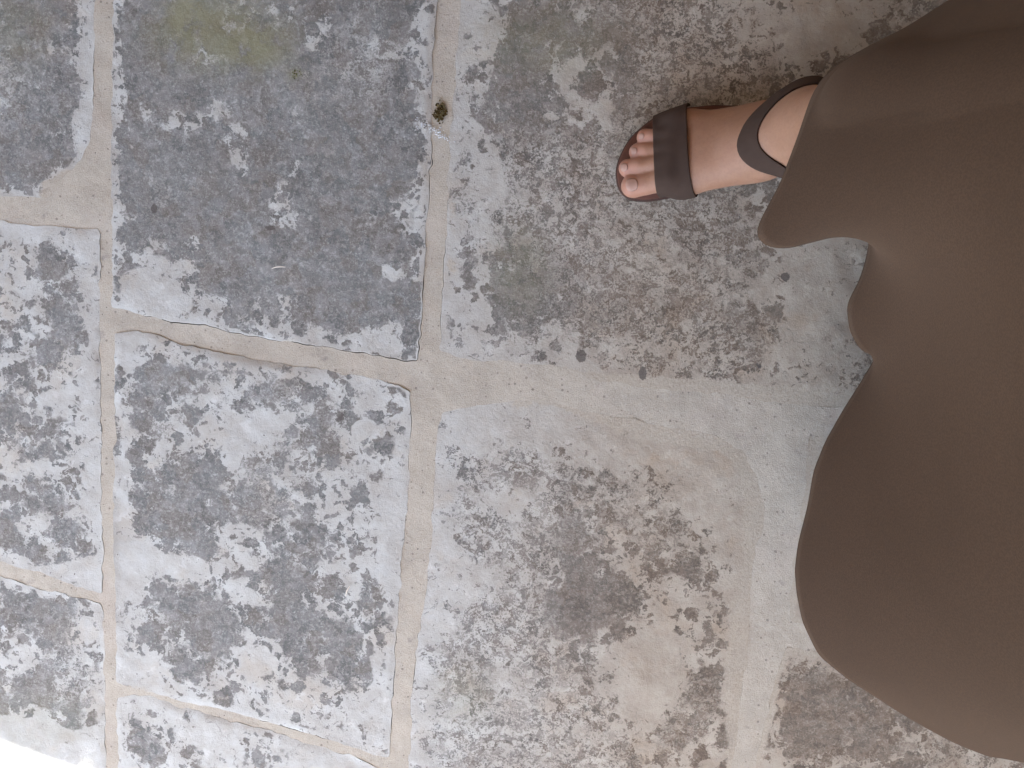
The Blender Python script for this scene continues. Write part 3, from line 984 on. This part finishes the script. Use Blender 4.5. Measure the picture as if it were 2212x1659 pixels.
# heel straps from the band to the sole
for sy in (-1, 1):
    top = np.array([.232, .160 + sy * .034, .100]); bot = np.array([.245, .162 + sy * .0285, .016])
    g_ = np.zeros((9, 4, 3))
    for i in range(9):
        t = i / 8
        q = top * (1 - t) + bot * t
        for j in range(4):
            g_[i, j] = q + np.array([(j / 3 - .5) * .016, sy * .003 * math.sin(t * math.pi), 0])
    strap_mesh('heel_strap', g_, STRAP)

# ------------------------------------------------------------------ dress
HEM = [(2240, -110, .22), (2060, -6, .21), (1960, 58, .20), (1880, 98, .20), (1815, 135, .20), (1775, 170, .20), (1752, 210, .20), (1738, 252, .20), (1722, 300, .20), (1703, 350, .20), (1684, 400, .19), (1662, 440, .18), (1643, 476, .17), (1632, 504, .165), (1641, 522, .165), (1662, 534, .165), (1692, 537, .165), (1715, 534, .165), (1742, 525, .17), (1780, 516, .175), (1816, 501, .18), (1854, 485, .185), (1871, 480, .19), (1878, 492, .19), (1880, 516, .19), (1872, 554, .185), (1865, 581, .18), (1856, 608, .175), (1843, 631, .17), (1829, 658, .165), (1832, 688, .16), (1835, 714, .16), (1848, 738, .16), (1863, 761, .16), (1878, 766, .16), (1897, 765, .16), (1884, 785, .16), (1854, 835, .155), (1825, 880, .15), (1785, 950, .145), (1758, 1016, .14), (1745, 1094, .14), (1725, 1171, .135), (1717, 1230, .13), (1721, 1280, .13), (1733, 1342, .13), (1768, 1415, .13), (1830, 1466, .14), (1896, 1508, .14), (1950, 1543, .15), (2004, 1574, .15), (2062, 1605, .15), (2140, 1636, .15)]
hem = [P(*q) for q in HEM]
back = [(.52, -.44, .14), (.62, -.40, .12), (.66, -.33, .12), (.74, -.30, .12), (.76, -.20, .12), (.82, -.14, .12), (.79, -.03, .12), (.82, .07, .12), (.75, .14, .12), (.73, .23, .13), (.63, .26, .14), (.56, .33, .16), (.47, .30, .19)]
hem = np.array(hem + [np.array(b) for b in back])
hemr = resample(hem, .004)
NH = len(hemr)
for _ in range(2): hemr = hemr * .6 + (np.roll(hemr, 1, 0) + np.roll(hemr, -1, 0)) * .2


def gsm(a, sig):
    if sig < .5: return a
    k = int(sig * 3) + 1
    x = np.arange(-k, k + 1); w = np.exp(-.5 * (x / sig) ** 2); w /= w.sum()
    ext = np.vstack([a[-k:], a, a[:k]])
    return np.stack([np.convolve(ext[:, c], w, 'valid') for c in range(a.shape[1])], 1)


ctr = np.array([.48, .005])
very = gsm(hemr, 40)
phi = np.unwrap(np.arctan2(very[:, 1] - ctr[1], very[:, 0] - ctr[0]))
rings = []
levels = [0, .012, .03, .06, .1, .16, .24, .33, .44, .56, .7, .85, 1.0]
HIPZ = .86
for s_ in levels:
    hs = gsm(hemr, 1 + 70 * s_ ** .75)
    hip = np.column_stack([ctr[0] + .155 * np.cos(phi), ctr[1] + .20 * np.sin(phi), np.full(NH, HIPZ)])
    w = s_
    q = hs * (1 - w) + hip * w
    rings.append(q)
for z, rx, ry in ((.93, .135, .185), (1.02, .105, .145), (1.10, .103, .145), (1.22, .122, .165), (1.33, .110, .165), (1.40, .075, .12)):
    rings.append(np.column_stack([ctr[0] + rx * np.cos(phi), ctr[1] + .01 + ry * np.sin(phi), np.full(NH, z)]))
dv = np.vstack(rings)
# the cloth lies over the leg instead of passing through it
for _ in range(6):
    low = (dv[:, 2] < .9)
    q = dv[low]
    def clear(p): return np.minimum(body_sdf(p), foot_sdf(p))
    d0 = clear(q)
    g = np.stack([clear(q + e) - d0 for e in np.eye(3) * .002], 1) / .002
    g[:, 2] *= .2
    g /= np.linalg.norm(g, axis=1)[:, None] + 1e-9
    q = q + g * np.clip(.007 - d0, 0, .03)[:, None]
    dv[low] = q
df = []
for r in range(len(rings) - 1):
    for i in range(NH):
        j = (i + 1) % NH
        df.append((r * NH + i, r * NH + j, (r + 1) * NH + j, (r + 1) * NH + i))
dress = new_obj('dress', dv, df, FABRIC); keep_world(dress, person)
dress['label'] = 'long dark brown dress with a wavy hem'
so = dress.modifiers.new('thick', 'SOLIDIFY'); so.thickness = .0008; so.offset = 0

# ------------------------------------------------------------------ small things on the paving
MOSSD = mat_simple('dark_moss', (.085, .066, .028), (.13, .10, .045), 300, 1.0)
MOSSG = mat_simple('green_moss', (.16, .18, .035), (.10, .13, .03), 300, 1.0)
STRAW = mat_simple('pale_straw', (.75, .72, .66), (.68, .64, .56), 90, .7)
LIME = mat_simple('lime_crumb', (.62, .66, .70), (.55, .58, .60), 200, .9)


def tuft(name, cx, cy, rx, ry, n, hgt, m, label, cat, ln=.0035):
    vs, fs = [], []
    c = P(cx, cy, .0)
    for _ in range(n):
        a = rng.uniform(0, 2 * math.pi); rr = math.sqrt(rng.random()) * (.55 + .45 * rng.random())
        x = math.cos(a) * rr * rx; y = math.sin(a) * rr * ry
        z0 = .0005 + hgt * (1 - rr * rr) * rng.random()
        t = rng.uniform(0, 2 * math.pi); el = rng.uniform(.2, 1.3)
        d = np.array([math.cos(t) * math.cos(el), math.sin(t) * math.cos(el), math.sin(el)]) * ln * rng.uniform(.5, 1.2)
        sd = np.array([-math.sin(t), math.cos(t), 0]) * ln * .28
        b = len(vs); q = np.array([x, y, z0])
        vs += [q - sd, q + sd, q + d * .6 + sd * .8, q + d, q + d * .6 - sd * .8]
        fs.append((b, b + 1, b + 2, b + 3, b + 4))
    o = new_obj(name, vs, fs, m)
    o.location = c
    return tag(o, label, cat)


tuft('moss', 952, 243, .0085, .0125, 170, .002, MOSSD, 'dark brown moss plug in the wide mortar joint', 'moss')
tuft('moss', 641, 163, .0085, .008, 80, .0006, MOSSG, 'bright green moss specks on the large dark paving stone', 'moss', .0022)


def straw(px0, py0, px1, py1, w, label, sag=.0006):
    a, b = P(px0, py0, .0046), P(px1, py1, .0046)
    n = 9
    vs, fs = [], []
    d = (b - a); L = np.linalg.norm(d); d /= L
    s_ = np.array([-d[1], d[0], 0])
    for i in range(n):
        t = i / (n - 1)
        c = a * (1 - t) + b * t + s_ * math.sin(t * math.pi) * L * .07
        c[2] += math.sin(t * 5) * sag
        ww = w * (1 - .6 * abs(2 * t - 1) ** 2)
        for k in range(5):
            an = k / 5 * 2 * math.pi
            vs.append(c + s_ * math.cos(an) * ww + np.array([0, 0, 1]) * math.sin(an) * ww * .6)
    for i in range(n - 1):
        for k in range(5):
            fs.append((i * 5 + k, i * 5 + (k + 1) % 5, (i + 1) * 5 + (k + 1) % 5, (i + 1) * 5 + k))
    c = np.mean(vs, 0)
    o = new_obj('straw', [v - c for v in vs], fs, STRAW); o.location = c
    return tag(o, label, 'straw')


straw(587, 580, 616, 577, .0007, 'short pale straw lying on the large dark paving stone')
straw(747, 1288, 756, 1266, .0010, 'pale straw lying on the mottled grey paving stone')

# lime crumbs scraped over the joint below the moss plug
vs, fs = [], []
c = P(935, 280, .0025)
for _ in range(90):
    t = rng.normal(0, .42); x = t * .026; y = -t * .013 + rng.normal(0, .0028)
    r = rng.uniform(.0004, .0012); b = len(vs)
    q = np.array([x, y, 0])
    vs += [q + np.array([r * math.cos(a) * rng.uniform(.6, 1.4), r * math.sin(a), 0]) for a in (0, 1.6, 3.1, 4.7)] + [q + np.array([0, 0, r])]
    fs += [(b, b + 1, b + 4), (b + 1, b + 2, b + 4), (b + 2, b + 3, b + 4), (b + 3, b, b + 4)]
o = new_obj('lime_crumbs', vs, fs, LIME, smooth=False); o.location = c
tag(o, 'pale lime crumbs scattered beside the dark moss plug', 'crumbs', kind='stuff')

# loose grit lying about on the stones and joints
GRIT = mat_simple('grit', (.50, .48, .44), (.13, .12, .11), 900, .95)
vs, fs = [], []
for _ in range(260):
    x, y = rng.uniform(-.7, .4), rng.uniform(-.58, .33)
    r = rng.uniform(.0003, .0008); b = len(vs); q = np.array([x, y, .0016])
    rot = rng.uniform(0, 6.28)
    for a in range(5):
        t = rot + a * 1.2566
        vs.append(q + np.array([math.cos(t), math.sin(t), 0]) * r * rng.uniform(.7, 1.5))
    vs.append(q + np.array([0, 0, r * 1.3]))
    fs += [(b + a, b + (a + 1) % 5, b + 5) for a in range(5)]
o = new_obj('grit', vs, fs, GRIT, smooth=False)
tag(o, 'tiny loose grit scattered over the paving', 'grit', kind='stuff')
